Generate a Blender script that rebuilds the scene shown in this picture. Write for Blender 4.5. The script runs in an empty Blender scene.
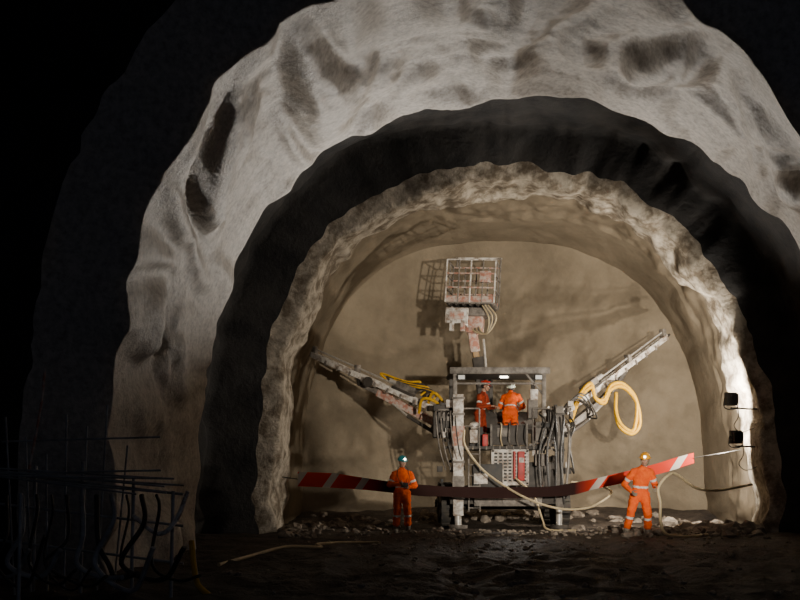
import bpy, bmesh, math, random
from mathutils import Vector, Matrix, noise, Euler
random.seed(7)
V = Vector
scene = bpy.context.scene
COL = scene.collection

# ------------------------------------------------------------ materials
def mat(name, c1, c2=None, scale=4.0, rough=0.8, bump=0.0, bscale=None, metal=0.0,
        detail=6.0, spec=0.5, emit=None, estr=0.0, lo=0.35, hi=0.65, bdist=0.02):
    m = bpy.data.materials.new(name); m.use_nodes = True
    nt = m.node_tree; N = nt.nodes; L = nt.links
    b = N['Principled BSDF']
    b.inputs['Roughness'].default_value = rough
    b.inputs['Metallic'].default_value = metal
    b.inputs['Specular IOR Level'].default_value = spec
    tc = N.new('ShaderNodeTexCoord')
    if c2 is None: c2 = tuple(x * 0.75 for x in c1)
    nz = N.new('ShaderNodeTexNoise'); nz.inputs['Scale'].default_value = scale
    nz.inputs['Detail'].default_value = detail; nz.inputs['Roughness'].default_value = 0.65
    L.new(tc.outputs['Object'], nz.inputs['Vector'])
    r = N.new('ShaderNodeValToRGB')
    r.color_ramp.elements[0].position = lo; r.color_ramp.elements[1].position = hi
    r.color_ramp.elements[0].color = (*c2, 1); r.color_ramp.elements[1].color = (*c1, 1)
    L.new(nz.outputs['Fac'], r.inputs['Fac']); L.new(r.outputs['Color'], b.inputs['Base Color'])
    if bump > 0:
        n2 = N.new('ShaderNodeTexNoise'); n2.inputs['Scale'].default_value = bscale or scale * 4
        n2.inputs['Detail'].default_value = 8; n2.inputs['Roughness'].default_value = 0.7
        L.new(tc.outputs['Object'], n2.inputs['Vector'])
        bp = N.new('ShaderNodeBump'); bp.inputs['Strength'].default_value = bump
        bp.inputs['Distance'].default_value = bdist
        L.new(n2.outputs['Fac'], bp.inputs['Height']); L.new(bp.outputs['Normal'], b.inputs['Normal'])
    if emit:
        b.inputs['Emission Color'].default_value = (*emit, 1)
        b.inputs['Emission Strength'].default_value = estr
    return m

M_shot = mat('shotcrete_grey', (0.50, 0.45, 0.39), (0.26, 0.228, 0.19), 10.0, 0.5, 0.8, 18, lo=.3, hi=.62, bdist=.03, spec=.5)
M_shotd = mat('shotcrete_dusty_cream', (0.64, 0.56, 0.45), (0.22, 0.175, 0.125), 2.6, 0.9, 1.0, 9, lo=.40, hi=.60, bdist=.09, spec=.2)
M_shaderock = mat('shade_dark_rock', (0.05, 0.045, 0.041), (0.022, 0.021, 0.021), 1.4, 0.75, 0.8, 6, bdist=.05, spec=.3)  # shade of the steps and near section, painted in as darker rock
M_face = mat('excavation_face_clay', (0.28, 0.226, 0.157), (0.165, 0.131, 0.09), 0.6, 0.9, 0.6, 4, lo=.3, hi=.7, bdist=.06, spec=.15)
M_ground = mat('muddy_ground', (0.10, 0.074, 0.055), (0.032, 0.024, 0.019), 1.8, 0.7, 1.0, 9, bdist=.10, spec=.35)
M_rock = mat('broken_rock', (0.36, 0.30, 0.235), (0.14, 0.11, 0.085), 5, 0.9, 0.6, 20)
M_orange = mat('hi_vis_orange_cloth', (1.0, 0.15, 0.012), (0.8, 0.095, 0.01), 9, 0.85, 0.4, 30, spec=.2)
M_darkorange = mat('dark_orange_cloth', (0.42, 0.05, 0.015), (0.2, 0.03, 0.012), 9, 0.85, 0.4, 30, spec=.2)  # darker, redder variant of the orange cloth
M_reflect = mat('reflective_silver_tape', (0.75, 0.75, 0.68), (0.6, 0.6, 0.55), 20, 0.5)
M_boot = mat('rubber_boot', (0.06, 0.055, 0.05), (0.1, 0.08, 0.06), 12, 0.6)
M_bootpale = mat('muddy_rubber_boot', (0.32, 0.28, 0.22), (0.12, 0.1, 0.08), 12, 0.7)
M_skin = mat('skin', (0.52, 0.30, 0.20), (0.46, 0.25, 0.16), 20, 0.6)
M_glove = mat('work_glove', (0.30, 0.25, 0.18), (0.2, 0.16, 0.12), 30, 0.8)
M_hair = mat('dark_hair', (0.03, 0.02, 0.015), (0.015, 0.01, 0.01), 60, 0.6)
M_lip = mat('lips', (0.35, 0.13, 0.1), None, 10, 0.5)
M_eye = mat('eye_white', (0.8, 0.8, 0.78), (0.78, 0.78, 0.75), 10, 0.3)
M_pupil = mat('eye_pupil', (0.02, 0.015, 0.01), (0.02, 0.015, 0.01), 10, 0.2)
M_hteal = mat('helmet_teal', (0.02, 0.25, 0.28), (0.015, 0.2, 0.22), 8, 0.35)
M_hyel = mat('helmet_yellow', (0.95, 0.45, 0.02), (0.9, 0.38, 0.02), 8, 0.35)
M_hwhite = mat('helmet_white', (0.78, 0.82, 0.68), (0.7, 0.75, 0.62), 8, 0.35)
M_hred = mat('helmet_red', (0.75, 0.04, 0.02), (0.6, 0.03, 0.02), 8, 0.35)
M_lamp = mat('headlamp_glow', (1, .95, .8), (1, .95, .8), 4, 0.4, emit=(1, .93, .75), estr=14)
M_lampoff = mat('lamp_lens', (.7, .7, .65), (.6, .6, .6), 4, 0.2)
M_black = mat('black_steel', (0.022, 0.021, 0.02), (0.045, 0.038, 0.03), 6, 0.6, 0.3, 20)
M_dark = mat('dusty_machine_steel', (0.09, 0.075, 0.06), (0.028, 0.024, 0.02), 4, 0.65, 0.4, 20, lo=.3, hi=.7)
M_grey = mat('grey_painted_steel', (0.27, 0.235, 0.20), (0.09, 0.075, 0.06), 5, 0.6, 0.4, 25)
M_galv = mat('galvanised_rack_steel', (0.42, 0.42, 0.42), (0.2, 0.19, 0.18), 5, 0.5, 0.3, 25)
M_white = mat('white_scuffed_paint', (0.76, 0.71, 0.64), (0.27, 0.20, 0.15), 6, 0.6, 0.3, 25, lo=.38, hi=.58)
M_rust = mat('rusty_pink_paint', (0.45, 0.19, 0.13), (0.55, 0.46, 0.39), 7, 0.7, 0.3, 25, lo=.42, hi=.58)
M_red = mat('machine_red_paint', (0.62, 0.025, 0.018), (0.36, 0.02, 0.012), 6, 0.5)
M_yellow = mat('yellow_hose_rubber', (0.78, 0.43, 0.01), (0.58, 0.30, 0.008), 8, 0.5, spec=.3)
M_hose = mat('black_hose_rubber', (0.03, 0.028, 0.026), (0.06, 0.05, 0.04), 8, 0.5)
M_pale = mat('pale_water_hose', (0.72, 0.58, 0.34), (0.52, 0.4, 0.24), 8, 0.6)
M_tyre = mat('tyre_rubber', (0.035, 0.032, 0.03), (0.07, 0.06, 0.045), 6, 0.85, 0.4, 20)
M_wood = mat('ochre_boom_paint', (0.55, 0.33, 0.12), (0.4, 0.26, 0.14), 6, 0.6)
M_steel = mat('bright_drill_steel', (0.7, 0.66, 0.6), (0.45, 0.41, 0.36), 10, 0.4, metal=0.4)

def tape_material():
    m = bpy.data.materials.new('barrier_tape_red_white'); m.use_nodes = True
    nt = m.node_tree; N = nt.nodes; L = nt.links; b = N['Principled BSDF']
    b.inputs['Roughness'].default_value = .8; b.inputs['Specular IOR Level'].default_value = .15
    tc = N.new('ShaderNodeTexCoord'); sx = N.new('ShaderNodeSeparateXYZ')
    L.new(tc.outputs['Object'], sx.inputs[0])
    a = N.new('ShaderNodeMath'); a.operation = 'MULTIPLY_ADD'; a.inputs[1].default_value = -.7
    L.new(sx.outputs['Z'], a.inputs[0]); L.new(sx.outputs['X'], a.inputs[2])
    d = N.new('ShaderNodeMath'); d.operation = 'DIVIDE'; d.inputs[1].default_value = .82
    L.new(a.outputs[0], d.inputs[0])
    f = N.new('ShaderNodeMath'); f.operation = 'FRACT'; L.new(d.outputs[0], f.inputs[0])
    g = N.new('ShaderNodeMath'); g.operation = 'GREATER_THAN'; g.inputs[1].default_value = .76
    L.new(f.outputs[0], g.inputs[0])
    mx = N.new('ShaderNodeMix'); mx.data_type = 'RGBA'
    mx.inputs[6].default_value = (.75, .045, .018, 1); mx.inputs[7].default_value = (.7, .62, .54, 1)
    L.new(g.outputs[0], mx.inputs[0])
    # shadow over the sagging middle, painted into the tape colour
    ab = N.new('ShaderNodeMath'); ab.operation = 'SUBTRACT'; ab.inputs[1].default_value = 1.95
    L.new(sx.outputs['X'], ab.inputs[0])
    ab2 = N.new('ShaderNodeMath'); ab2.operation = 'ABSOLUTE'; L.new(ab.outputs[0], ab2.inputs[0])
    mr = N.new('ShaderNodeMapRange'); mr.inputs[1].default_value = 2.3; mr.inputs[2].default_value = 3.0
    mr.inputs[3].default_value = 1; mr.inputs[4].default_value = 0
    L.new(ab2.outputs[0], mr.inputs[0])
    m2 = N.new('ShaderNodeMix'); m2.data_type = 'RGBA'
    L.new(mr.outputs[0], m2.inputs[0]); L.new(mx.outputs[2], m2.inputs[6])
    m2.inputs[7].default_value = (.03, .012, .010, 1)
    L.new(m2.outputs[2], b.inputs['Base Color'])
    return m
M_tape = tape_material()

# ------------------------------------------------------------ mesh builder
def empty(name, loc=(0, 0, 0)):
    e = bpy.data.objects.new(name, None); e.location = loc; e.empty_display_size = .3
    COL.objects.link(e); return e

def catmull(pts, n=8):
    pts = [V(p) for p in pts]
    P = [pts[0] * 2 - pts[1]] + pts + [pts[-1] * 2 - pts[-2]]
    out = []
    for i in range(1, len(P) - 2):
        a, b, c, d = P[i - 1:i + 3]
        for k in range(n):
            t = k / n
            out.append(.5 * ((2 * b) + (c - a) * t + (2 * a - 5 * b + 4 * c - d) * t * t + (3 * b - a - 3 * c + d) * t ** 3))
    out.append(pts[-1]); return out

class Build:
    def __init__(s): s.bm = bmesh.new(); s.mats = []
    def mi(s, m):
        if m not in s.mats: s.mats.append(m)
        return s.mats.index(m)
    def box(s, c, size, m, rot=None, bev=0.0):
        r = bmesh.ops.create_cube(s.bm, size=1.0)
        M = Matrix.Translation(V(c)) @ (rot.to_4x4() if rot is not None else Matrix()) @ Matrix.Diagonal((*size, 1))
        bmesh.ops.transform(s.bm, matrix=M, verts=r['verts'])
        fs = set(f for v in r['verts'] for f in v.link_faces)
        k = s.mi(m)
        for f in fs: f.material_index = k
        if bev > 0:
            es = list(set(e for f in fs for e in f.edges))
            rr = bmesh.ops.bevel(s.bm, geom=es, offset=bev, segments=2, affect='EDGES', profile=.6)
            for f in rr['faces']: f.material_index = k
    def beam(s, p0, p1, w, h, m, up=(0, 0, 1), bev=0.008):
        p0, p1 = V(p0), V(p1); d = (p1 - p0); L = d.length; d.normalize()
        x = d.cross(V(up)); 
        if x.length < 1e-4: x = V((1, 0, 0))
        x.normalize(); z = x.cross(d).normalized()
        R = Matrix((x, d, z)).transposed()
        s.box((p0 + p1) / 2, (w, L, h), m, R, bev)
    def cyl(s, p0, p1, r, m, seg=14, r2=None, caps=True):
        p0, p1 = V(p0), V(p1); d = p1 - p0; L = d.length
        if L < 1e-6: return
        q = V((0, 0, 1)).rotation_difference(d.normalized()).to_matrix().to_4x4()
        k = s.mi(m)
        M = Matrix.Translation((p0 + p1) / 2) @ q
        rr = bmesh.ops.create_cone(s.bm, cap_ends=caps, segments=seg, radius1=r, radius2=r if r2 is None else r2, depth=L, matrix=M)
        for f in set(f for v in rr['verts'] for f in v.link_faces): f.material_index = k
    def tube(s, pts, r, m, seg=8, n=8, smooth=True):
        pts = catmull(pts, n) if smooth else [V(p) for p in pts]
        k = s.mi(m); rings = []
        nrm = None
        for i, p in enumerate(pts):
            t = (pts[min(i + 1, len(pts) - 1)] - pts[max(i - 1, 0)]).normalized()
            if nrm is None:
                nrm = t.cross(V((0, 0, 1)))
                if nrm.length < .1: nrm = t.cross(V((1, 0, 0)))
            nrm = (nrm - t * nrm.dot(t)).normalized(); bn = t.cross(nrm)
            rings.append([s.bm.verts.new(p + (nrm * math.cos(a) + bn * math.sin(a)) * r)
                          for a in [2 * math.pi * j / seg for j in range(seg)]])
        for a, b in zip(rings[:-1], rings[1:]):
            for j in range(seg):
                f = s.bm.faces.new((a[j], a[(j + 1) % seg], b[(j + 1) % seg], b[j])); f.material_index = k
        for rg in (rings[0], rings[-1]):
            try:
                f = s.bm.faces.new(rg); f.material_index = k
            except Exception: pass
    def ell(s, c, r, m, seg=16, rot=None):
        rr = bmesh.ops.create_uvsphere(s.bm, u_segments=seg, v_segments=seg // 2 + 2, radius=1)
        M = Matrix.Translation(V(c)) @ (rot.to_4x4() if rot is not None else Matrix()) @ Matrix.Diagonal((*r, 1))
        bmesh.ops.transform(s.bm, matrix=M, verts=rr['verts'])
        k = s.mi(m)
        for f in set(f for v in rr['verts'] for f in v.link_faces): f.material_index = k
    def limb(s, p0, p1, r0, r1, m, flat=1.0, side=(1, 0, 0), seg=18):
        """tapered rounded limb; flat squeezes the direction perpendicular to side"""
        p0, p1 = V(p0), V(p1); d = p1 - p0; L = max(d.length, 1e-5); d.normalize()
        x = V(side) - d * V(side).dot(d)
        if x.length < 1e-3: x = V((0, 1, 0)) - d * d.y
        x.normalize(); y = d.cross(x)
        prof = []
        for i in range(5): a = math.pi / 2 * i / 5; prof.append((-r0 * math.cos(a), r0 * math.sin(a)))
        for i in range(7): t = i / 6; prof.append((L * t, r0 + (r1 - r0) * t))
        for i in range(1, 6): a = math.pi / 2 * i / 5; prof.append((L + r1 * math.sin(a), r1 * math.cos(a)))
        k = s.mi(m); prev = None; rings = []
        for (z, r) in prof:
            r = max(r, 1e-4)
            rings.append([s.bm.verts.new(p0 + d * z + x * math.cos(2 * math.pi * j / seg) * r + y * math.sin(2 * math.pi * j / seg) * r * flat) for j in range(seg)])
        for a, b in zip(rings[:-1], rings[1:]):
            for j in range(seg):
                f = s.bm.faces.new((a[j], a[(j + 1) % seg], b[(j + 1) % seg], b[j])); f.material_index = k
        f = s.bm.faces.new(list(reversed(rings[0]))); f.material_index = k
        f = s.bm.faces.new(rings[-1]); f.material_index = k
    def finish(s, name, parent=None, angle=40):
        bmesh.ops.recalc_face_normals(s.bm, faces=s.bm.faces[:])
        me = bpy.data.meshes.new(name); s.bm.to_mesh(me); s.bm.free()
        for m in s.mats: me.materials.append(m)
        for p in me.polygons: p.use_smooth = True
        me.set_sharp_from_angle(angle=math.radians(angle))
        o = bpy.data.objects.new(name, me); COL.objects.link(o)
        if parent: o.parent = parent
        return o
    def remeshed(s, name, voxel, parent=None, smooth=3):
        """fuse the overlapping limbs into one continuous skin"""
        bmesh.ops.recalc_face_normals(s.bm, faces=s.bm.faces[:])
        me = bpy.data.meshes.new('tmp'); s.bm.to_mesh(me); s.bm.free()
        o = bpy.data.objects.new('tmp', me); COL.objects.link(o)
        r = o.modifiers.new('r', 'REMESH'); r.mode = 'VOXEL'; r.voxel_size = voxel; r.use_smooth_shade = True
        sm = o.modifiers.new('s', 'SMOOTH'); sm.iterations = smooth; sm.factor = .5
        dg = bpy.context.evaluated_depsgraph_get(); dg.update()
        me2 = bpy.data.meshes.new_from_object(o.evaluated_get(dg))
        bpy.data.objects.remove(o); bpy.data.meshes.remove(me)
        me2.name = name; me2.materials.clear()
        for m in s.mats: me2.materials.append(m)
        for p in me2.polygons: p.use_smooth = True; p.material_index = 0
        o2 = bpy.data.objects.new(name, me2); COL.objects.link(o2)
        if parent: o2.parent = parent
        return o2

# ------------------------------------------------------------ floor
def ridg(p, k):
    return 1 - 2 * abs(noise.noise(p * k))
def fz(x, y):
    h = .07 * noise.noise(V((x * .45, y * .45, 3.1))) + .05 * noise.noise(V((x * 1.6, y * 1.6, 8.))) + .025 * noise.noise(V((x * 5, y * 5, 1.)))
    h += .05 * math.exp(-((x - 5.3) ** 2 + (y - 22.1) ** 2) / 4)
    if y > 28.6: h += .25 * (y - 28.6) / 2
    if y < 21: h += min(1, (21 - y) / 3) * (.09 * ridg(V((x, y, 0)), .8) + .04 * noise.noise(V((x * 3, y * 3, 5))) - .03)
    for rx in (1.2, 4.2): h -= .09 * math.exp(-((x - rx - .3 * math.sin(y * .3)) ** 2) / .12) * (1 if y < 24 else 0)
    return h
def build_floor():
    bm = bmesh.new(); nx, ny = 300, 420
    x0, x1, y0, y1 = -8.5, 13.5, -5, 31
    vs = [[bm.verts.new((x0 + (x1 - x0) * i / nx, y0 + (y1 - y0) * j / ny, 0)) for i in range(nx + 1)] for j in range(ny + 1)]
    for row in vs:
        for v in row: v.co.z = fz(v.co.x, v.co.y)
    for j in range(ny):
        for i in range(nx): bm.faces.new((vs[j][i], vs[j][i + 1], vs[j + 1][i + 1], vs[j + 1][i]))
    me = bpy.data.meshes.new('floor'); bm.to_mesh(me); bm.free(); me.materials.append(M_ground)
    for p in me.polygons: p.use_smooth = True
    o = bpy.data.objects.new('floor', me); COL.objects.link(o)
build_floor()

# ------------------------------------------------------------ tunnel vault
#            y     cx    al   nl   ar   nr   h     out  amp  mat
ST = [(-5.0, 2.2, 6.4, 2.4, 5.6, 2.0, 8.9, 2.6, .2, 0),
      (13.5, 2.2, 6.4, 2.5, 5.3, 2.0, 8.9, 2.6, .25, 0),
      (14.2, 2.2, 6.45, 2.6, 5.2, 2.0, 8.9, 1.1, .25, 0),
      (14.6, 2.19, 6.43, 2.75, 5.2, 2.05, 8.9, .0, .22, 1),
      (17.0, 2.5, 6.60, 2.7, 6.0, 2.0, 8.90, .0, .55, 1),
      (19.8, 2.8, 6.74, 2.7, 6.7, 2.0, 8.80, .0, .26, 1),
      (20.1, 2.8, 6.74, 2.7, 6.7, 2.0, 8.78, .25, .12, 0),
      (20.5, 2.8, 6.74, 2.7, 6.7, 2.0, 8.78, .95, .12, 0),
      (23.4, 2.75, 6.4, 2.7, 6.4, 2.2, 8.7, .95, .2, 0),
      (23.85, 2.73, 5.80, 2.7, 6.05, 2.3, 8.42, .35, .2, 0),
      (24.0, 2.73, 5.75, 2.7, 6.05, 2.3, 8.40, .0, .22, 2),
      (25.6, 2.8, 5.75, 2.7, 6.12, 2.4, 8.38, -.02, .32, 2),
      (26.2, 2.85, 5.9, 2.7, 6.2, 2.5, 8.44, .15, .16, 3),
      (30.3, 3.02, 5.98, 2.7, 6.25, 2.6, 8.36, .0, .10, 3)]
NT = 340
def prof(cx, al, nl, ar, nr, h, out, t):
    """t 0..1 left foot -> crown -> right foot"""
    if t < .04: z = -.8 + .8 * t / .04; return cx - al - out, z, -1, 0
    if t > .96: z = -.8 + .8 * (1 - t) / .04; return cx + ar + out, z, 1, 0
    a = math.pi * (t - .04) / .92
    c, s = -math.cos(a), math.sin(a)
    A, n = (al, nl) if c < 0 else (ar, nr)
    r = 1 / ((abs(c) ** n + abs(s) ** n) ** (1 / n))
    x = cx + c * r * (A + out); z = s * r * (h + out)
    return x, z, c, s
def smr(p, k):
    """ridge with a rounded crest"""
    return 1 - 2 * math.sqrt(noise.noise(p * k) ** 2 + .004)
def surf_disp(x, y, z, amp, th):
    # swells of sprayed concrete, drawn out along the drive
    p = V((x, y * .55, z))
    w = V((noise.noise(p * .5 + V((9, 0, 0))), noise.noise(p * .5 + V((0, 7, 0))), noise.noise(p * .5 + V((0, 0, 5))))) * 1.2
    q = p + w
    d = (.55 * noise.noise(q * .5) + .85 * smr(q, .60) + .28 * smr(q + V((3, 3, 3)), 1.25) - .70)
    d = d if d < 0 else .22 * math.tanh(d / .22)
    d = d if d > -.35 else -.35 - .35 * math.tanh((-d - .35) / .35)
    f = V((x, y, z)) + w
    return amp * (d + .30 + .10 * noise.noise(f * 2.2) + .05 * noise.noise(f * 6) + .025 * noise.noise(f * 12))
def station_y():
    ys = []
    for a, b in zip(ST[:-1], ST[1:]):
        L = b[0] - a[0]
        dy = .5 if b[0] < 13.95 else .075
        n = max(4, int(L / dy))
        for k in range(n): ys.append((a, b, k / n))
    ys.append((ST[-2], ST[-1], 1.0)); return ys
bm = bmesh.new(); rings = []; mids = []
for a, b, u in station_y():
    pr = [a[i] + (b[i] - a[i]) * u for i in range(9)]
    row = []
    for j in range(NT + 1):
        t = j / NT
        x, z, c, s = prof(*pr[1:8], t)
        y = pr[0]
        # ragged lips: shift the station along the tunnel
        if y > 12.5: 
            e = min(1, (y - 12.5)) * min(1, max(0, (30.3 - y) / 1.5))
            y += e * (.34 * noise.noise(V((t * 9, pr[0] * .15, 2))) + .13 * noise.noise(V((t * 28, pr[0] * .3, 5))))
        dsp = surf_disp(x, y, z, pr[8], t)
        if 23 < pr[0] < 28: dsp += .12 * noise.noise(V((t * 34, pr[0] * .8, 1))) + .07 * noise.noise(V((t * 80, pr[0] * 2, 1)))
        x += c * dsp; z += s * dsp
        row.append(bm.verts.new((x, y, z)))
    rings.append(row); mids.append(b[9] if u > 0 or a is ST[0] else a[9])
for i in range(len(rings) - 1):
    for j in range(NT):
        f = bm.faces.new((rings[i][j], rings[i + 1][j], rings[i + 1][j + 1], rings[i][j + 1]))
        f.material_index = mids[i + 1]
last = [v.co.copy() for v in rings[-1]]
me = bpy.data.meshes.new('wall_tunnel_vault'); bm.to_mesh(me); bm.free()
for m in (M_shaderock, M_shot, M_shotd, M_face): me.materials.append(m)
for p in me.polygons: p.use_smooth = True
o = bpy.data.objects.new('wall_tunnel_vault', me); COL.objects.link(o)

# excavation face (closed loop including the invert)
loop = last + [last[-1].lerp(last[0], k / 60) for k in range(1, 60)]
NL = len(loop)
bm = bmesh.new(); cen = V((3.0, 30.3, 3.2)); R = 80; rows = []
for k in range(R + 1):
    s_ = 1 - k / R * .995
    row = []
    for co in loop:
        p = cen + (co - cen) * s_
        bul = .9 * (1 - s_ ** 3)
        q = V((p.x, 0, p.z))
        n_ = (.5 * noise.noise(q * .35 + V((4, 1, 2))) + .20 * noise.noise(q * .9) + .07 * smr(q, 1.3) + .04 * noise.noise(q * 4) + .015 * noise.noise(q * 9)) * min(1, (1 - s_) * 6)
        row.append(bm.verts.new((p.x, co.y + (cen.y - co.y) * (1 - s_) + bul + n_, p.z)))
    rows.append(row)
for i in range(R):
    for j in range(NL): bm.faces.new((rows[i][j], rows[i][(j + 1) % NL], rows[i + 1][(j + 1) % NL], rows[i + 1][j]))
bm.faces.new(rows[-1])
me = bpy.data.meshes.new('wall_back'); bm.to_mesh(me); bm.free(); me.materials.append(M_face)
for p in me.polygons: p.use_smooth = True
o = bpy.data.objects.new('wall_back', me); COL.objects.link(o)

# ------------------------------------------------------------ rubble
def rocks(name, regions, m):
    B = Build(); k = B.mi(m)
    for (cx, cy, sx, sy, n, r0, r1) in regions:
        for _ in range(n):
            x = random.gauss(cx, sx); y = random.gauss(cy, sy); r = random.uniform(r0, r1) * random.uniform(.4, 1)
            if not (-2.7 < x < 8.3 and 5 < y < 30): continue
            rr = bmesh.ops.create_icosphere(B.bm, subdivisions=2, radius=r)
            sd = random.uniform(0, 99); sc = V((random.uniform(.7, 1.3), random.uniform(.7, 1.2), random.uniform(.45, .9)))
            for v in rr['verts']:
                d = v.co.normalized(); q = d * 1.3 + V((sd, 0, 0))
                v.co = V((v.co.x * sc.x, v.co.y * sc.y, v.co.z * sc.z)) * (1 + .45 * noise.cell(q * 1.7) * .5 + .3 * noise.noise(q * 2))
                v.co += V((x, y, fz(x, y) + r * .2))
            for f in set(f for v in rr['verts'] for f in v.link_faces): f.material_index = k
    return B.finish(name, angle=25)
rocks('rubble_pile', [(6.7, 23.7, .9, .7, 280, .04, .22), (7.6, 24.0, .5, .8, 220, .06, .32), (3, 29.2, 3, .5, 120, .06, .25),
                      (-1.6, 26.5, .9, 1.2, 80, .05, .2), (3.2, 23.6, 3.2, .5, 300, .015, .09), (3, 20.5, 3.5, 1.8, 300, .015, .08),
                      (2, 14, 3, 2.8, 260, .015, .07), (-2.5, 23.8, .3, .8, 50, .06, .24)], M_rock)

# ------------------------------------------------------------ drilling rig
rig = empty('tunnel_drilling_rig', (2.7, 26.5, 0))
rig_parts = []
def fin(B, name, angle=40):
    o = B.finish(name); rig_parts.append(o); return o
# chassis
B = Build()
B.box((2.7, 26.9, .85), (2.5, 3.6, .38), M_dark, bev=.03)
B.box((2.7, 25.2, .80), (2.9, .25, .32), M_dark, bev=.03)
B.box((2.7, 25.05, .70), (1.7, .12, .22), M_grey, bev=.02)
B.box((2.2, 25.25, 1.35), (.75, .4, .6), M_black, bev=.02)
B.box((3.5, 26.2, 1.35), (1.1, 1.4, .7), M_dark, bev=.03)
B.box((2.02, 25.03, 1.28), (.34, .05, .26), M_white, bev=.01)
B.box((3.55, 25.3, 1.75), (.3, .3, .3), M_grey, bev=.02)
for x in (1.35, 4.05):
    B.beam((x, 25.3, .95), (x, 28.4, .95), .1, .18, M_grey)
for x in (1.9, 2.6, 3.3): B.cyl((x, 25.05, .72), (x, 24.93, .72), .05, M_grey)
fin(B, 'chassis')
B = Build()
for x in (1.25, 4.15):
    for y in (26.0, 28.0):
        sgn = -1 if x < 2 else 1
        B.cyl((x - .19, y, .56), (x + .19, y, .56), .56, M_tyre, 32)
        for k in range(20):
            a = 2 * math.pi * k / 20
            B.box((x, y + math.cos(a) * .56, .56 + math.sin(a) * .56), (.36, .07, .05), M_tyre, Matrix.Rotation(a - math.pi / 2, 3, 'X'))
        B.cyl((x + sgn * .18, y, .56), (x + sgn * .22, y, .56), .3, M_grey, 20)
        B.cyl((x + sgn * .2, y, .56), (x + sgn * .27, y, .56), .11, M_dark, 12)
    B.cyl((1.2, 26, .56), (4.2, 26, .56), .09, M_dark); B.cyl((1.2, 28, .56), (4.2, 28, .56), .09, M_dark)
fin(B, 'wheels')
# white radiator grille, red cabinet
B = Build()
B.box((2.78, 25.45, 1.55), (.92, .3, .86), M_black, bev=.02)
for i in range(8):
    x = 2.36 + i * .12; B.box((x, 25.27, 1.57), (.04, .03, .8), M_white)
for i in range(10):
    z = 1.19 + i * .085; B.box((2.78, 25.26, z), (.86, .03, .04), M_white)
for x in (2.34, 3.22): B.box((x, 25.26, 1.57), (.07, .05, .86), M_white)
for z in (1.15, 1.99): B.box((2.78, 25.26, z), (.93, .05, .07), M_white)
fin(B, 'radiator_grille')
B = Build()
B.box((3.05, 25.17, 1.6), (.17, .1, .74), M_red, bev=.02)
B.box((2.88, 25.17, 1.62), (.05, .1, .7), M_red, bev=.01)
B.box((3.05, 25.11, 1.75), (.12, .02, .12), M_white)
fin(B, 'fire_suppression_cabinet')
# platform deck, handrails, cabinets
B = Build()
B.box((2.6, 26.3, 2.06), (2.4, 2.2, .08), M_dark, bev=.01)
for i in range(14): B.box((1.5 + i * .17, 25.19, 2.06), (.03, .02, .1), M_grey)
for (x0, x1) in ((1.6, 2.0), (3.35, 3.8)):
    for z in (2.6, 3.05): B.cyl((x0, 25.2, z), (x1, 25.2, z), .022, M_grey)
for x in (2.0, 3.35, 3.8): B.cyl((x, 25.2, 2.1), (x, 25.2, 3.05), .022, M_grey)
for x in (1.45, 3.8):
    for z in (2.6, 3.05): B.cyl((x, 25.2, z), (x, 27.3, z), .022, M_grey)
B.box((1.1, 25.8, 2.75), (.5, .6, .85), M_dark, bev=.03)
B.box((1.12, 25.48, 2.9), (.3, .03, .3), M_grey, bev=.01)
B.box((3.95, 25.6, 2.65), (.42, .6, .75), M_dark, bev=.03)
B.box((3.6, 25.5, 2.45), (.35, .4, .55), M_grey, bev=.03)
B.box((3.36, 25.35, 3.05), (.25, .2, .5), M_grey, bev=.03)
B.box((3.38, 25.24, 3.4), (.2, .1, .28), M_white, bev=.02)
B.box((1.95, 25.7, 2.35), (.35, .3, .5), M_black, bev=.02)
B.box((1.86, 25.3, 2.35), (.2, .15, .34), M_white, bev=.03)
B.ell((1.88, 25.3, 2.62), (.13, .13, .10), M_white)
B.box((2.15, 25.3, 2.25), (.14, .12, .3), M_red, bev=.02)
B.box((2.9, 26.6, 2.75), (1.3, .35, .5), M_dark, Matrix.Rotation(-.3, 3, 'X'), .03)
for i in range(8): 
    x = 2.35 + i * .15; B.cyl((x, 26.45, 3.0), (x, 26.38, 3.15), .01, M_grey); B.ell((x, 26.38, 3.16), (.025, .025, .025), M_red, 8)
# front guard panels of the platform
B.box((2.75, 25.25, 2.38), (.95, .04, .5), M_dark, bev=.01)
B.box((2.6, 25.22, 2.45), (.3, .03, .22), M_grey, bev=.01)
for x in (2.3, 2.75, 3.2): B.box((x, 25.22, 2.38), (.05, .03, .56), M_grey)
for i in range(44):
    x = random.choice([random.uniform(3.35, 4.35), random.uniform(1.0, 1.35), random.uniform(3.6, 4.4)]); z = random.uniform(1.2, 3.2)
    B.box((x, random.uniform(25.2, 25.6), z), (random.uniform(.06, .2), random.uniform(.08, .2), random.uniform(.05, .2)),
          random.choice([M_grey, M_dark, M_dark, M_white, M_black]), bev=.008)
for i in range(10):
    x = random.uniform(3.4, 4.3); z = random.uniform(1.3, 3.1)
    B.cyl((x, 25.35, z), (x + random.uniform(-.2, .2), 25.15, z + random.uniform(-.1, .1)), .025, M_steel)
for x in (1.72, 2.0): B.beam((x, 25.0, .45), (x, 25.1, 2.05), .035, .05, M_grey)
for i in range(6): B.cyl((1.72, 25.0 + i * .017, .55 + i * .27), (2.0, 25.0 + i * .017, .55 + i * .27), .018, M_grey)
fin(B, 'operator_platform')
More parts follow.
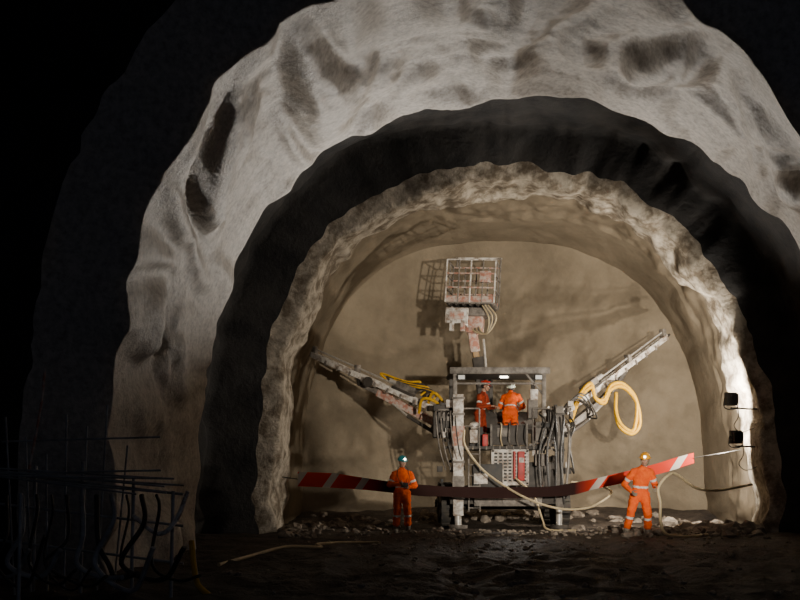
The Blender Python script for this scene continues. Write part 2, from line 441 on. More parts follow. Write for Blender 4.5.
# canopy
B = Build()
B.box((2.53, 26.5, 4.03), (2.5, 2.3, .10), M_dark, bev=.03)
B.box((2.53, 25.35, 4.02), (2.54, .08, .17), M_grey, bev=.015)
for x in (1.4, 2.5, 3.66):
    if x != 2.5: B.beam((x, 25.45, 2.1), (x, 25.45, 4.0), .1, .1, M_grey, up=(0, 1, 0))
    B.beam((x, 27.5, 2.1), (x, 27.5, 4.0), .1, .1, M_dark, up=(0, 1, 0))
B.beam((1.4, 25.45, 3.7), (3.66, 25.45, 3.7), .05, .05, M_grey)
B.beam((3.66, 25.45, 3.4), (3.2, 25.45, 3.95), .05, .05, M_grey)
for x in (1.55, 3.5):
    B.box((x, 25.28, 3.84), (.2, .12, .14), M_black, bev=.01); B.box((x, 25.215, 3.84), (.16, .01, .10), M_lampoff)
B.box((2.63, 25.34, 3.86), (.30, .10, .10), M_black, bev=.01); B.box((2.63, 25.285, 3.85), (.2, .012, .045), M_lamp)
fin(B, 'canopy')
# jacks
B = Build()
B.beam((1.46, 25.15, .35), (1.46, 25.15, 3.4), .26, .26, M_white, up=(0, 1, 0), bev=.02)
B.cyl((1.46, 25.15, .05), (1.46, 25.15, .5), .09, M_steel)
B.cyl((1.46, 25.15, fz(1.46, 25.15)), (1.46, 25.15, .12), .24, M_grey, 20)
B.box((1.46, 25.0, 2.35), (.3, .05, .5), M_rust, bev=.01); B.box((1.46, 25.0, 1.2), (.3, .05, .3), M_grey, bev=.01)
for z in (.8, 1.7, 2.9, 3.3): B.box((1.46, 25.15, z), (.32, .32, .06), M_grey, bev=.01)
B.beam((4.0, 25.15, .55), (4.0, 25.15, 3.1), .2, .2, M_grey, up=(0, 1, 0), bev=.02)
B.cyl((4.0, 25.15, .05), (4.0, 25.15, .6), .08, M_steel); B.cyl((4.0, 25.15, fz(4, 25.15)), (4.0, 25.15, .12), .22, M_dark, 20)
for z in (1., 2., 2.9): B.box((4.0, 25.15, z), (.26, .26, .06), M_dark, bev=.01)
fin(B, 'stabiliser_jacks')
# hanging hydraulic hoses
B = Build()
for i in range(10):
    x = 3.55 + .085 * i + random.uniform(-.03, .03); zt = random.uniform(2.6, 3.3); zb = random.uniform(.7, 1.5)
    B.tube([(x, 25.4, zt), (x + random.uniform(.0, .12), 25.0, zt - .25), (x + random.uniform(-.1, .1), 24.98, (zt + zb) / 2), (x + random.uniform(-.08, .08), 25.05, zb), (x, 25.3, zb + .1)],
           random.choice([.016, .022, .03]), random.choice([M_hose, M_hose, M_grey, M_hose, M_pale]), 7, 7)
for i in range(5):
    x = 1.0 + .12 * i
    B.tube([(x, 25.5, 3.0), (x - .1, 25.05, 2.9), (x - .02, 24.98, 2.1), (x + .15, 25.1, 1.5)], .018, random.choice([M_hose, M_hose, M_grey]), 7, 7)
for i in range(4):
    x = 2.5 + .2 * i
    B.tube([(x, 25.6, 2.7), (x + .05, 25.15, 2.65), (x + .03, 25.12, 2.3), (x + .1, 25.25, 2.05)], .018, random.choice([M_hose, M_grey, M_pale]), 7, 7)
fin(B, 'hydraulic_hoses')

# drill feeds + booms
def feed(B, tail, tip, up=(0, 0, 1)):
    tail, tip = V(tail), V(tip); d = (tip - tail).normalized(); L = (tip - tail).length
    x = d.cross(V(up)).normalized(); n = x.cross(d).normalized()
    if n.z < 0: n = -n
    B.beam(tail, tip, .17, .12, M_white)
    B.beam(tail + x * .08 + n * .07, tip + x * .08 + n * .07, .035, .05, M_white)
    B.beam(tail - x * .08 + n * .07, tip - x * .08 + n * .07, .035, .05, M_white)
    for k in range(int(L / .45)):
        B.beam(tail + d * (.2 + .45 * k) - n * .03, tail + d * (.26 + .45 * k) - n * .03, .22, .13, M_grey)
    p = tail + d * L * .18
    B.beam(p + n * .12, p + d * .7 + n * .12, .2, .08, M_dark)
    B.beam(p + n * .24, p + d * .62 + n * .24, .17, .18, M_grey, bev=.02)
    B.cyl(p + d * .6 + n * .24, p + d * .85 + n * .24, .07, M_steel)
    B.cyl(p + d * .8 + n * .2, tip + d * .08 + n * .2, .024, M_steel)
    for q in (.62, .98): 
        c = tail + d * L * q
        B.beam(c + n * .05, c + d * .08 + n * .27, .16, .12, M_grey)
    B.cyl(tip, tip + d * .18, .05, M_dark, r2=.03)
    c = tail + d * L * .5
    B.cyl(c - x * .13 - n * .02, c - x * .2 - n * .02, .14, M_dark, 20)
    return d, n, x, L
B = Build()
t0, t1 = V((.95, 26.2, 3.05)), V((-2.5, 28.4, 4.75))
d, n, x, L = feed(B, t0, t1)
B.beam((1.6, 26.6, 2.35), (.9, 26.7, 2.75), .3, .34, M_dark, bev=.03)
B.beam((.95, 26.7, 2.75), (-.6, 27.5, 3.62), .18, .2, M_rust, bev=.02)
B.beam((-.5, 27.45, 3.58), (-1.1, 27.75, 3.88), .13, .14, M_grey, bev=.02)
B.cyl((-1.1, 27.75, 3.88), t0 + d * L * .6, .09, M_dark)
B.cyl((.9, 26.6, 2.5), (.2, 26.95, 2.95), .05, M_dark); B.cyl((.2, 26.95, 2.95), (-.2, 27.2, 3.3), .03, M_steel)
for k in range(6):
    a = t0 + d * (.1 + .14 * k) + n * .3
    B.tube([t0 + n * .2 + d * .2 * k, a + n * (.06 + .03 * k) + x * .1, a + d * .4 + n * .08, a + d * (.7 + .1 * k) + n * .02, a + d * 1.0 - n * .08], .028, M_yellow if k % 2 else M_hose, 8, 8)
B.tube([(.5, 26.4, 3.0), (.6, 26.1, 3.35), (.95, 26.0, 3.25), (1.15, 26.0, 2.9), (1.2, 26, 2.5)], .04, M_yellow)
B.tube([(.7, 26.4, 3.1), (.85, 26.1, 3.5), (1.1, 26.0, 3.3), (1.3, 26.0, 2.8)], .035, M_yellow)
fin(B, 'left_drill_boom')
B = Build()
t0, t1 = V((4.35, 26.3, 3.00)), V((7.55, 28.4, 5.25))
d, n, x, L = feed(B, t0, t1)
B.beam((3.9, 26.6, 2.35), (4.5, 26.8, 2.6), .3, .34, M_dark, bev=.03)
B.beam((4.4, 26.8, 2.55), (5.5, 27.45, 3.35), .18, .2, M_grey, bev=.02)
B.beam((5.4, 27.4, 3.3), (6.0, 27.75, 3.85), .13, .14, M_grey, bev=.02)
B.cyl((6.0, 27.75, 3.85), t0 + d * L * .6, .09, M_dark)
B.cyl((4.4, 26.5, 2.4), (5.1, 27.1, 2.85), .05, M_dark); B.cyl((5.1, 27.1, 2.85), (5.5, 27.4, 3.25), .03, M_steel)
for off, r in ((0, .05), (.11, .05)):
    B.tube([(4.5, 26.4, 2.75 + off), (4.72, 26.35, 3.35 + off), (5.05, 26.5, 3.68 + off), (5.2, 26.6, 3.4), (5.45, 26.7, 3.28 + off), (5.65, 26.8, 3.65 + off), (6.0, 26.9, 3.72 + off * .8),
            (6.35, 26.9, 3.35 + off * .3), (6.45 - off, 26.9, 2.75), (6.25 - off * .3, 26.9, 2.47 + off * .6), (5.95, 26.95, 2.62 + off), (5.85, 27.1, 3.0 + off), (5.9, 27.3, 3.6)], r, M_yellow, 8, 10)
for k in range(4):
    B.tube([(4.1 + .05 * k, 26.1, 2.9), (4.45 + .08 * k, 25.9, 3.3 + .06 * k), (4.9 + .1 * k, 26.4, 3.2 - .1 * k), (5.0, 26.7, 2.9)], .024, M_hose)
fin(B, 'right_drill_boom')

# service boom with man basket
B = Build()
B.beam((2.35, 27.6, 3.2), (2.15, 27.7, 4.6), .3, .3, M_dark, up=(0, 1, 0), bev=.02)
B.beam((2.15, 27.7, 4.4), (2.0, 27.75, 5.35), .17, .2, M_wood, up=(0, 1, 0), bev=.02)
B.beam((2.08, 27.6, 4.75), (2.0, 27.6, 5.3), .26, .12, M_rust, up=(0, 1, 0), bev=.02)
B.cyl((2.4, 27.5, 3.9), (2.3, 27.6, 5.1), .04, M_steel)
bx0, bx1, by0, by1, bz = 1.3, 2.62, 26.9, 28.0, 6.0
B2 = Build()
fl = bz
B2.box(((bx0 + bx1) / 2, (by0 + by1) / 2, fl), (bx1 - bx0, by1 - by0, .06), M_grey, bev=.01)
for i in range(7): B2.box((bx0 + .1 + i * .19, (by0 + by1) / 2, fl - .05), (.04, by1 - by0, .05), M_dark)
px = [bx0, bx0 + .34, bx0 + .66, bx0 + .99, bx1]
for y, mm in ((by0, M_grey), (by1, M_grey)):
    for i_, x_ in enumerate(px): B2.beam((x_, y, fl), (x_, y, fl + 1.15), .04, .04, M_white if (i_ in (0, 2, 4) and y == by0) else mm, up=(0, 1, 0))
    for z in (.4, .78, 1.15): B2.beam((bx0, y, fl + z), (bx1, y, fl + z), .038, .038, M_white if (z > 1 and y == by0) else M_rust)
    B2.box(((bx0 + bx1) / 2, y, fl + .09), (bx1 - bx0, .02, .16), M_rust)
for x_ in (bx0, bx1):
    for z in (.38, .76, 1.15): B2.beam((x_, by0, fl + z), (x_, by1, fl + z), .035, .035, M_grey)
    B2.beam((x_, (by0 + by1) / 2, fl), (x_, (by0 + by1) / 2, fl + 1.15), .035, .035, M_grey, up=(0, 1, 0))
for x_ in (bx0 + .1, bx1): B2.beam((x_, by1, fl + 1.15), (x_, by1, fl + 1.42), .04, .04, M_grey, up=(0, 1, 0))
B2.beam((bx0 + .05, by1, fl + 1.42), (bx1 + .03, by1, fl + 1.42), .04, .04, M_white)
B2.beam((bx0 + .1, by0, fl + 1.15), (bx0 + .1, by1, fl + 1.42), .04, .04, M_grey)
B2.beam((bx1, by0, fl + 1.15), (bx1, by1, fl + 1.42), .04, .04, M_grey)
B2.box((1.62, 27.0, fl - .35), (.62, .1, .42), M_white, bev=.02)
B2.box((1.62, 26.94, fl - .35), (.4, .03, .2), M_rust, bev=.01)
B2.box((1.95, 27.5, fl - .2), (.9, .7, .22), M_grey, bev=.03)
B2.box((2.05, 27.6, fl - .5), (.45, .5, .5), M_rust, bev=.03)
B2.box((1.5, 27.0, fl - .62), (.12, .1, .3), M_white, bev=.01); B2.box((1.8, 27.0, fl - .62), (.12, .1, .3), M_rust, bev=.01)
B2.beam((1.45, 27.0, fl - .12), (2.0, 27.5, fl - .72), .07, .07, M_white)
B2.box((2.35, 26.95, fl + .7), (.3, .15, .3), M_rust, bev=.02)
for k in range(5):
    B2.tube([(2.3 + .04 * k, 27.0, fl - .05), (2.5 + .05 * k, 26.95, fl - .4), (2.45, 27.1, fl - .8), (2.25 - .05 * k, 27.3, fl - .7), (2.15, 27.5, fl - .3 - .05 * k)], .022, M_grey if k % 2 else M_pale)
bmesh.ops.transform(B2.bm, matrix=Matrix.Translation((2, 27.5, 5.4)) @ Matrix.Rotation(math.radians(3), 4, 'Y') @ Matrix.Rotation(math.radians(-12), 4, 'Z') @ Matrix.Translation((-2, -27.5, -5.4)), verts=B2.bm.verts[:])
fin(B, 'service_boom'); fin(B2, 'man_basket')
for o in rig_parts:
    o.parent = rig; o.matrix_parent_inverse = Matrix.Translation((-2.7, -26.5, 0))

# ------------------------------------------------------------ people
def hand(B, w, f, s, nrm, curl=.5, m=M_skin, k=1.0):
    """w wrist, f finger direction, s toward the thumb, nrm palm side normal"""
    w, f = V(w), V(f).normalized(); s = V(s); s = (s - f * s.dot(f)).normalized()
    nn = f.cross(s); nn = nn if nn.dot(V(nrm)) > 0 else -nn
    for o_ in (-.026, -.009, .009, .026):
        B.limb(w + s * o_ * .6, w + f * .085 * k + s * o_, .017 * k, .0145 * k, m, .9, nn, 10)
    for i, (o_, Ls) in enumerate(((-.030, .8), (-.010, .95), (.011, 1.0), (.031, .9))):
        p = w + f * .088 * k + s * o_; a = 0
        for j, ln in enumerate((.042, .027, .021)):
            a += curl * (.7 + .15 * i if j == 0 else 1.0) 
            dr = f * math.cos(a) + nn * math.sin(a)
            q = p + dr * ln * Ls * k
            B.limb(p, q, (.0095 - .001 * j) * k, (.0085 - .001 * j) * k, m, 1, s, 8); p = q
    p = w + f * .025 * k + s * .028; a = 0
    for j, ln in enumerate((.045, .032, .024)):
        dr = (s * (.8 - .35 * j) + f * .75 + nn * (.25 + curl * .5 * j)).normalized()
        q = p + dr * ln * k; B.limb(p, q, (.0125 - .0015 * j) * k, (.011 - .0015 * j) * k, m, 1, f, 8); p = q

def worker(name, loc, yaw, P, helmet, cloth=M_orange, boots=M_boot, lampmat=M_lampoff, glove=M_skin, size=1.0):
    """P: joints in local metres, figure faces local -Y, R = the person's right (local -X)"""
    E = empty(name, loc); E.rotation_euler = (0, 0, math.radians(yaw)); E.scale = (size, size, size)
    pel, ch, nk = V(P['pelvis']), V(P['chest']), V(P['neck'])
    up = (ch - pel).normalized(); sx = V(P.get('sx', (1, 0, 0)))
    segs = []
    B = Build()
    B.mi(cloth)
    waist = pel.lerp(ch, .4)
    B.limb(pel + up * -.03, waist, .172, .158, cloth, .74, sx)
    B.limb(waist, ch, .16, .188, cloth, .68, sx)
    B.limb(ch, ch + (nk - ch) * .5, .186, .13, cloth, .64, sx)
    B.limb(ch + (nk - ch) * .4, nk, .098, .07, cloth, .9, sx)      # collar
    segs.append((pel, ch, 'torso', .17))
    for sd in (-1, 1):
        k = 'R' if sd < 0 else 'L'
        sh = ch + sx * sd * .178 + up * .085
        el, wr = V(P['el' + k]), V(P['wr' + k])
        B.limb(ch + up * .125 + sx * sd * .05, sh, .078, .074, cloth, .9, sx)
        B.limb(sh, el, .075, .062, cloth)
        B.limb(el, wr, .064, .047, cloth)
        segs.append((sh, el, 'uarm', .07)); segs.append((el, wr, 'farm', .055))
        hp = pel + sx * sd * .092 + up * -.03
        kn, an = V(P['kn' + k]), V(P['an' + k])
        B.limb(hp, kn, .115, .086, cloth); 
        B.limb(kn, kn.lerp(an, .72), .088, .082, cloth)
        segs.append((hp, kn, 'thigh', .1)); segs.append((kn, an, 'shin', .08))
    body = B.remeshed('coverall', .013, E, 6)
    me = body.data
    me.materials.clear(); me.materials.append(cloth); me.materials.append(M_reflect)
    nrm = [v.normal.copy() for v in me.vertices]
    for v in me.vertices:
        q = v.co * 9 + V(loc)
        v.co += nrm[v.index] * (.013 * noise.noise(V((q.x, q.y, q.z * 1.8))) + .008 * noise.noise(q * 2.3))
    BAND = {'torso': ((.30, .42),), 'uarm': ((.52, .68),), 'farm': (), 'thigh': (), 'shin': ((.22, .33),)}
    for p in me.polygons:
        c = p.center; best = None
        for a, b, t_, r in segs:
            ab = b - a; t = max(0, min(1, (c - a).dot(ab) / ab.length_squared)); dd = (c - (a + ab * t)).length - r
            if best is None or dd < best[0]: best = (dd, t, t_)
        if any(lo < best[1] < hi for lo, hi in BAND[best[2]]): p.material_index = 1
    B = Build()
    for sd in (-1, 1):
        k = 'R' if sd < 0 else 'L'
        kn, an = V(P['kn' + k]), V(P['an' + k]); tdir = V(P.get('toe' + k, (0, -1, 0))).normalized()
        B.limb(kn.lerp(an, .58), an, .068, .058, boots)
        B.limb(an, an + V((0, 0, -.04)) + tdir * .01, .055, .055, boots)
        side = tdir.cross(V((0, 0, 1)))
        B.limb(an + V((0, 0, -.045)) - tdir * .03, an + V((0, 0, -.055)) + tdir * .16, .050, .047, boots, .8, side)
        B.limb(an + V((0, 0, -.075)) - tdir * .035, an + V((0, 0, -.078)) + tdir * .165, .052, .05, boots, .35, side)
    B.remeshed('boots', .009, E, 2)
    B = Build()
    for sd in (-1, 1):
        k = 'R' if sd < 0 else 'L'
        el, wr = V(P['el' + k]), V(P['wr' + k]); f = (wr - el).normalized()
        s_ = V(P.get('th' + k, (0, -1, 0))); n_ = V(P.get('pa' + k, (-sd, 0, 0)))
        B.limb(wr - f * .05, wr + f * .02, .032, .026, glove)
        hand(B, wr + f * .02, V(P.get('hf' + k, f)), s_, n_, P.get('curl' + k, .5), glove)
    B.remeshed('hands', .0045, E, 1)
    H = empty('head', (0, 0, 0)); H.parent = E
    hc = V(P['head']); H.location = hc; H.rotation_euler = Euler([math.radians(a) for a in P.get('hrot', (0, 0, 0))])
    B = Build()
    B.ell((0, .008, .02), (.076, .096, .098), M_skin, 20)
    B.ell((0, -.030, -.048), (.058, .060, .062), M_skin, 16)
    B.ell((0, -.062, -.090), (.026, .026, .022), M_skin, 12)
    B.limb((0, -.086, .004), (0, -.108, -.030), .010, .014, M_skin, 1, (1, 0, 0), 10)
    for sd in (-1, 1):
        B.ell((sd * .078, .008, -.008), (.011, .022, .032), M_skin, 12)
        B.ell((sd * .040, -.066, -.028), (.022, .022, .02), M_skin, 12)
        B.ell((sd * .03, -.084, .022), (.022, .012, .008), M_skin, 10)
    B.remeshed('face', .005, H, 2)
    B = Build()
    for sd in (-1, 1):
        B.ell((sd * .031, -.080, .002), (.014, .013, .009), M_eye, 12)
        B.ell((sd * .031, -.090, .002), (.006, .005, .006), M_pupil, 10)
        B.limb((sd * .018, -.094, .022), (sd * .045, -.084, .024), .0045, .0035, M_hair, 1, (0, 0, 1), 8)
    B.limb((-.022, -.088, -.062), (.022, -.088, -.062), .006, .006, M_lip, .8, (0, 1, 0), 8)
    B.ell((0, .028, .0), (.080, .082, .075), M_hair, 16)
    B.finish('eyes_mouth_hair', H)
    B = Build()
    R = H.rotation_euler.to_matrix()
    B.limb(nk - up * .04, hc + R @ V((0, .02, -.06)), .058, .054, M_skin); B.remeshed('neck', .008, E, 2)
    # hard hat: dome, ridge, brim, peak, lamp, chin strap
    B = Build(); hk = B.mi(helmet)
    nu, nv = 28, 9; c0 = V((0, .005, .045))
    rr_ = []
    for j in range(nv + 3):
        if j <= 1:
            ex = (.022, .012)[j]; z = (-.004, .0)[j]; a = 0
        else: a = math.pi / 2 * (j - 2) / nv; ex = 0; z = 0
        row = []
        for i in range(nu):
            th = 2 * math.pi * i / nu; cx_, sy_ = math.cos(th), math.sin(th)
            rx, ry = .108 * math.cos(a) + ex, .132 * math.cos(a) + ex
            pk = .04 * max(0, -sy_) ** 3 if j <= 1 else 0
            rg = .008 if abs(cx_) < .2 and j > 2 else 0
            row.append(B.bm.verts.new(c0 + V((cx_ * rx, sy_ * (ry + pk), z - pk * .3 + (.115 + rg) * math.sin(a)))))
        rr_.append(row)
    for a_, b_ in zip(rr_[:-1], rr_[1:]):
        for i in range(nu):
            f = B.bm.faces.new((a_[i], a_[(i + 1) % nu], b_[(i + 1) % nu], b_[i])); f.material_index = hk
    f = B.bm.faces.new(rr_[-1]); f.material_index = hk
    B.limb((0, -.100, .133), (0, .12, .128), .012, .012, helmet, .8, (1, 0, 0), 10)
    B.cyl((0, -.118, .088), (0, -.156, .084), .028, M_black, 16); B.cyl((0, -.156, .084), (0, -.160, .084), .025, lampmat, 16)
    B.tube([(.08, -.06, .05), (.085, -.02, -.06), (.03, -.07, -.115), (-.03, -.07, -.115), (-.085, -.02, -.06), (-.08, -.06, .05)], .004, M_black, 6, 6)
    B.finish('hard_hat', H)
    return E

# left ground worker: facing the camera, hands together at the belly on a remote box
wx, wy = .05, 23.7
w1 = worker('miner_worker', (wx, wy, fz(wx, wy) + .0), 8, dict(
    pelvis=(0, 0, .93), chest=(0, -.01, 1.27), neck=(0, -.02, 1.47), head=(0, -.045, 1.625), hrot=(6, 0, 12),
    elR=(-.30, -.02, 1.10), wrR=(-.10, -.25, 1.13), elL=(.30, -.02, 1.08), wrL=(.12, -.25, 1.06),
    knR=(-.12, -.03, .51), anR=(-.14, .02, .095), knL=(.12, -.03, .51), anL=(.14, .03, .095),
    toeR=(-.25, -1, 0), toeL=(.25, -1, 0), thR=(0, 0, 1), paR=(0, -.3, -1), thL=(0, 0, 1), paL=(0, -.3, -1), curlR=.8, curlL=.8), M_hteal, lampmat=M_lamp, boots=M_bootpale, size=1.03)
B = Build()
B.box((0.01, -.34, 1.11), (.16, .10, .10), M_black, bev=.012)
for i in range(3): B.cyl((-.04 + .05 * i, -.34, 1.16), (-.04 + .05 * i, -.34, 1.19), .008, M_red, 8)
B.tube([(-.08, -.34, 1.13), (-.13, -.22, 1.3), (-.1, -.06, 1.5), (0, .07, 1.52), (.1, -.06, 1.5), (.13, -.22, 1.3), (.09, -.34, 1.13)], .008, M_black, 6, 6)
B.finish('remote_control_box', w1)
# right ground worker: stepping, holding hose
wx, wy = 5.30, 22.1; ex = fz(wx, wy)
w2 = worker('miner_worker', (wx, wy, ex), -6, dict(
    pelvis=(0, 0, .93), chest=(.03, -.05, 1.28), neck=(.06, -.08, 1.475), head=(.09, -.12, 1.63), hrot=(10, 4, -10),
    elR=(-.32, .06, 1.10), wrR=(-.20, -.16, .96), elL=(.32, .0, 1.08), wrL=(.30, -.24, 1.02),
    knR=(-.19, -.06, .52), anR=(-.28, .02, .095), knL=(.15, -.12, .50), anL=(.17, .03, .095),
    toeR=(-.6, -1, 0), toeL=(.3, -1, 0), thR=(0, -.2, 1), paR=(1, 0, 0), thL=(0, 0, 1), paL=(-1, 0, -.3), curlR=.55, curlL=.95), M_hyel, lampmat=M_lamp, boots=M_bootpale, glove=M_glove, size=1.04)
# platform workers
pz = 2.10
w3 = worker('miner_worker', (2.85, 25.85, pz), 165, dict(
    pelvis=(0, 0.02, .92), chest=(0, -.12, 1.23), neck=(.02, -.22, 1.41), head=(.03, -.32, 1.53), hrot=(-18, 0, 8),
    elR=(-.31, -.22, 1.05), wrR=(-.18, -.47, 1.0), elL=(.31, -.22, 1.05), wrL=(.16, -.48, 1.02),
    knR=(-.12, -.04, .5), anR=(-.13, .02, .095), knL=(.12, -.04, .5), anL=(.13, .05, .095),
    thR=(1, 0, .2), paR=(0, 0, -1), thL=(-1, 0, .2), paL=(0, 0, -1), curlR=.6, curlL=.6), M_hwhite)
w4 = worker('miner_worker', (2.08, 26.0, pz - .02), 60, dict(
    pelvis=(0, 0, .91), chest=(0, -.06, 1.24), neck=(.0, -.10, 1.43), head=(0, -.15, 1.58), hrot=(8, 0, 20),
    elR=(-.29, -.10, 1.04), wrR=(-.16, -.35, 1.06), elL=(.29, -.12, 1.04), wrL=(.16, -.36, 1.05),
    knR=(-.12, -.05, .5), anR=(-.13, .02, .095), knL=(.12, -.05, .5), anL=(.13, .0, .095),
    thR=(1, 0, .2), paR=(0, 0, -1), thL=(-1, 0, .2), paL=(0, 0, -1), curlR=.6, curlL=.6), M_hred, M_darkorange)

# ------------------------------------------------------------ hoses
HP = V((5.63, 21.80, ex + 1.07))
B = Build()
B.tube([(8.55, 24.3, 1.15), (8.2, 24.1, 1.10), (7.5, 23.7, 1.02), (6.8, 23.0, 1.10), (6.15, 22.3, 1.42), (5.85, 21.9, 1.38), HP, (5.66, 21.75, .8), (5.68, 21.8, .4), (5.8, 21.8, .12), (6.2, 21.7, .07), (6.8, 22.1, .08)], .032, M_pale, 10, 10)
B.finish('water_hose')
B = Build()
B.tube([(1.6, 25.0, 2.5), (1.62, 24.85, 2.1), (2.0, 24.7, 1.55), (2.5, 24.45, 1.15), (3.1, 24.1, .80), (3.8, 24.0, .58), (4.4, 23.95, .58), (4.8, 24.05, .72), (5.2, 24.6, .95), (5.0, 25, 1.1), (4.3, 25.1, 1.2)], .028, M_pale, 10, 10)
B.tube([(2.9, 25.1, 1.3), (3.3, 24.8, .9), (3.5, 24.6, .3), (3.6, 24.3, .06), (4.2, 23.9, .06)], .024, M_pale)
o = B.finish('air_hose'); 
B = Build()
pts = [(-2.9, 16.0, .05), (-2.6, 17.2, .05), (-2.1, 18.4, .05), (-1.5, 18.8, .05), (-1.6, 19.6, .05), (-.9, 20.2, .05), (-.4, 19.6, .05)]
B.tube([(x, y, fz(x, y) + .04) for x, y, _ in pts], .03, M_pale, 8, 8); B.finish('ground_hose')

# ------------------------------------------------------------ barrier tape (sagging ribbon)
TP = [(-2.5, 24.45, 1.28), (-1.7, 24.4, 1.25), (-1.0, 24.38, 1.18), (.0, 24.36, 1.06), (.8, 24.35, .99), (2.4, 24.33, .95), (3.9, 24.35, 1.0), (4.9, 24.35, 1.2), (6.1, 24.4, 1.48), (7.2, 24.5, 1.80)]
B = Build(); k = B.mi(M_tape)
cp = catmull(TP, 14); rows = []
for i, p in enumerate(cp):
    tw = .25 * math.sin(i * .12) + .12 * noise.noise(V((p.x * 2, 0, 0)))
    w = .135 + .05 * math.exp(-((p.x + 1.9) / .9) ** 2) + .03 * noise.noise(V((p.x * 1.3, 4, 0)))
    rows.append([B.bm.verts.new(p + V((0, math.sin(tw) * w * q + .012 * noise.noise(V((p.x * 3, q * 2, 0))), math.cos(tw) * w * q))) for q in (-1, -.5, 0, .5, 1)])
for a, b in zip(rows[:-1], rows[1:]):
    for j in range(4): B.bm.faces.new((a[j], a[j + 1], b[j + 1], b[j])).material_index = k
B.tube([TP[0], (-2.75, 24.5, 1.31), (-2.9, 24.6, 1.33)], .012, M_hose)
B.tube([TP[-1], (7.8, 24.5, 1.9), (8.4, 24.6, 2.0)], .01, M_hose)
B.finish('barrier_tape')

# ------------------------------------------------------------ floodlights on the right wall
def floodlight(x, y, z, name='wall_floodlight'):
    E = empty(name, (x, y, z))
    B = Build()
    R = Matrix.Rotation(math.radians(22), 3, 'Z')
    B.box((0, 0, 0), (.30, .13, .32), M_black, R, .02)
    for i in range(6): B.box(R @ V((-.13 + .052 * i, -.09, 0)), (.012, .07, .26), M_black, R)
    B.box(R @ V((0, .07, 0)), (.26, .012, .25), M_lampoff, R)
    B.cyl(R @ V((-.19, 0, 0)), R @ V((.19, 0, 0)), .015, M_black)
    B.tube([R @ V((.19, 0, 0)), R @ V((.19, 0, -.2)), R @ V((0, -.02, -.26)), R @ V((-.19, 0, -.2)), R @ V((-.19, 0, 0))], .012, M_black, 6, 4)
    B.cyl((0, 0, -.22), (.75, .12, -.24), .02, M_black)
    B.tube([(.1, -.1, -.05), (.15, -.14, -.4), (.05, -.1, -.65), (.25, 0, -.8), (.6, .1, -.7)], .01, M_black, 6, 6)
    B.finish('housing', E)
    return E
floodlight(8.0, 24.2, 3.22); floodlight(8.12, 24.2, 2.30)

def spot(name, loc, aim, power, deg, col, blend=.4, size=.08):
    L = bpy.data.lights.new(name, 'SPOT'); L.energy = power; L.spot_size = math.radians(deg); L.spot_blend = blend
    L.color = col; L.shadow_soft_size = size
    o = bpy.data.objects.new(name, L); COL.objects.link(o); o.location = loc
    o.rotation_euler = (V(aim) - V(loc)).to_track_quat('-Z', 'Y').to_euler(); return o
warm = (1.0, .92, .80)
spot('floodlight_lamp', (7.93, 24.36, 3.22), (6.6, 28.0, 4.6), 950, 168, warm, .2)
spot('floodlight_lamp', (8.05, 24.36, 2.30), (6.6, 28.0, 2.6), 750, 168, warm, .2)
neut = (1.0, .94, .86)
spot('rig_rear_light', (1.5, 25.15, 3.86), (-2.2, 17.5, 8.8), 1700, 78, neut, 1.0)
spot('rig_rear_light', (2.4, 25.1, 4.2), (2.0, 18.0, 9.5), 850, 86, neut, .7)
spot('rig_rear_light', (3.5, 25.15, 3.86), (8.0, 17.5, 7.8), 1200, 72, neut, .8)
spot('ground_fill_light', (2.7, 24.9, 1.3), (2.2, 12.0, .4), 120, 95, neut, .8)  # added fill to bring out the ground lumps, not a rig lamp
# mobile light tower near the camera lights the heading
spot('light_tower_lamp', (5.2, 4.5, 3.0), (3.1, 31.0, 4.3), 13500, 28, (1.0, .92, .79), .4, .12)
B = Build()
B.cyl((5.2, 4.2, fz(5.2, 4.2) - .02), (5.2, 4.2, 3.1), .04, M_grey)
for a in (0, 2.1, 4.2): B.cyl((5.2, 4.2, .8), (5.2 + .7 * math.cos(a), 4.2 + .7 * math.sin(a), fz(5.2 + .7 * math.cos(a), 4.2 + .7 * math.sin(a))), .025, M_grey)
B.box((5.2, 4.3, 3.0), (.5, .14, .36), M_black, bev=.02); B.box((5.2, 4.378, 3.0), (.44, .01, .3), M_lampoff)
B.finish('light_tower')
# added cool fill light behind the camera, lifts the dark near shapes
A = bpy.data.lights.new('rear_cool_fill', 'AREA'); A.energy = 62; A.size = 7; A.color = (.62, .72, 1.0)
o = bpy.data.objects.new('rear_cool_fill', A); COL.objects.link(o); o.location = (2, -4.5, 4.5); o.rotation_euler = (math.radians(88), 0, 0)

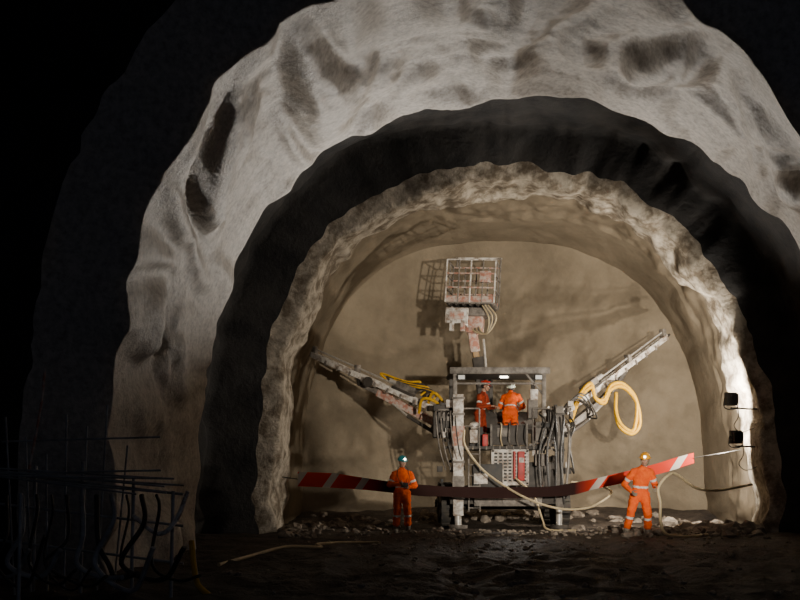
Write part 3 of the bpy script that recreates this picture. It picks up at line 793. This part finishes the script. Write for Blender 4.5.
# ------------------------------------------------------------ left foreground pipe rack with hoses
B = Build()
for (x, y, h) in ((-4.55, 12.4, 1.6), (-3.9, 12.2, 1.65), (-3.25, 12.1, 1.45), (-2.75, 12.0, 1.3), (-4.2, 11.0, 1.3)):
    B.cyl((x, y, fz(x, y) - .05), (x + .03, y, h), .022, M_galv)
for z in (.55, 1.0, 1.38): B.cyl((-5.0, 12.35, z + .14), (-2.6, 12.0, z - .12), .016, M_galv)
for i in range(7): B.cyl((-5.3, 12.3 - i * .13, 1.50 + .05 * (i % 3)), (-2.75 + random.uniform(-.4, .3), 11.9 - i * .13, 1.28 + .09 * (i % 4)), .011, M_galv)
for i in range(7): B.cyl((-4.7 + .2 * i, 12.2, .0), (-4.85 + .25 * i, 12.3, 1.7 + .7 * random.random()), .012, M_galv)
B.cyl((-4.9, 12.3, 1.9), (-2.9, 12.1, 1.95), .012, M_galv)
B.tube([(-4.5, 12.1, 1.5), (-4.35, 12.1, 2.3), (-4.3, 12.1, 2.75)], .016, M_rust)
for i in range(12):
    x = -4.9 + i * .18
    B.tube([(x, 12.0, 1.25), (x + .08, 11.8, .9 + random.uniform(-.2, .2)), (x + .02 + random.uniform(-.25, .25), 11.75, .45), (x + .3, 11.8, .12 + .2 * random.random()), (x + .6, 11.6, .3 + .5 * random.random())], random.choice([.014, .02, .03]), random.choice([M_hose, M_galv, M_galv, M_dark]), 8, 8)
B.tube([(-3.2, 12.0, 1.0), (-2.85, 11.8, .8), (-2.65, 11.8, .95), (-2.5, 11.8, 1.3)], .028, M_white)
B.tube([(-2.5, 12, .7), (-2.45, 11.9, .4), (-2.38, 11.8, .2), (-2.2, 11.7, .06)], .035, M_yellow)
B.finish('pipe_rack')

# ------------------------------------------------------------ world + camera
W = bpy.data.worlds.new('world'); scene.world = W; W.use_nodes = True
W.node_tree.nodes['Background'].inputs[0].default_value = (.05, .06, .09, 1)
W.node_tree.nodes['Background'].inputs[1].default_value = .03
cam = bpy.data.cameras.new('camera'); cam.lens = 45; cam.sensor_width = 36; cam.shift_y = .2075; cam.clip_end = 200
co = bpy.data.objects.new('camera', cam); COL.objects.link(co); co.location = (0, 0, 1.6); co.rotation_euler = (math.radians(90), 0, 0)
scene.camera = co
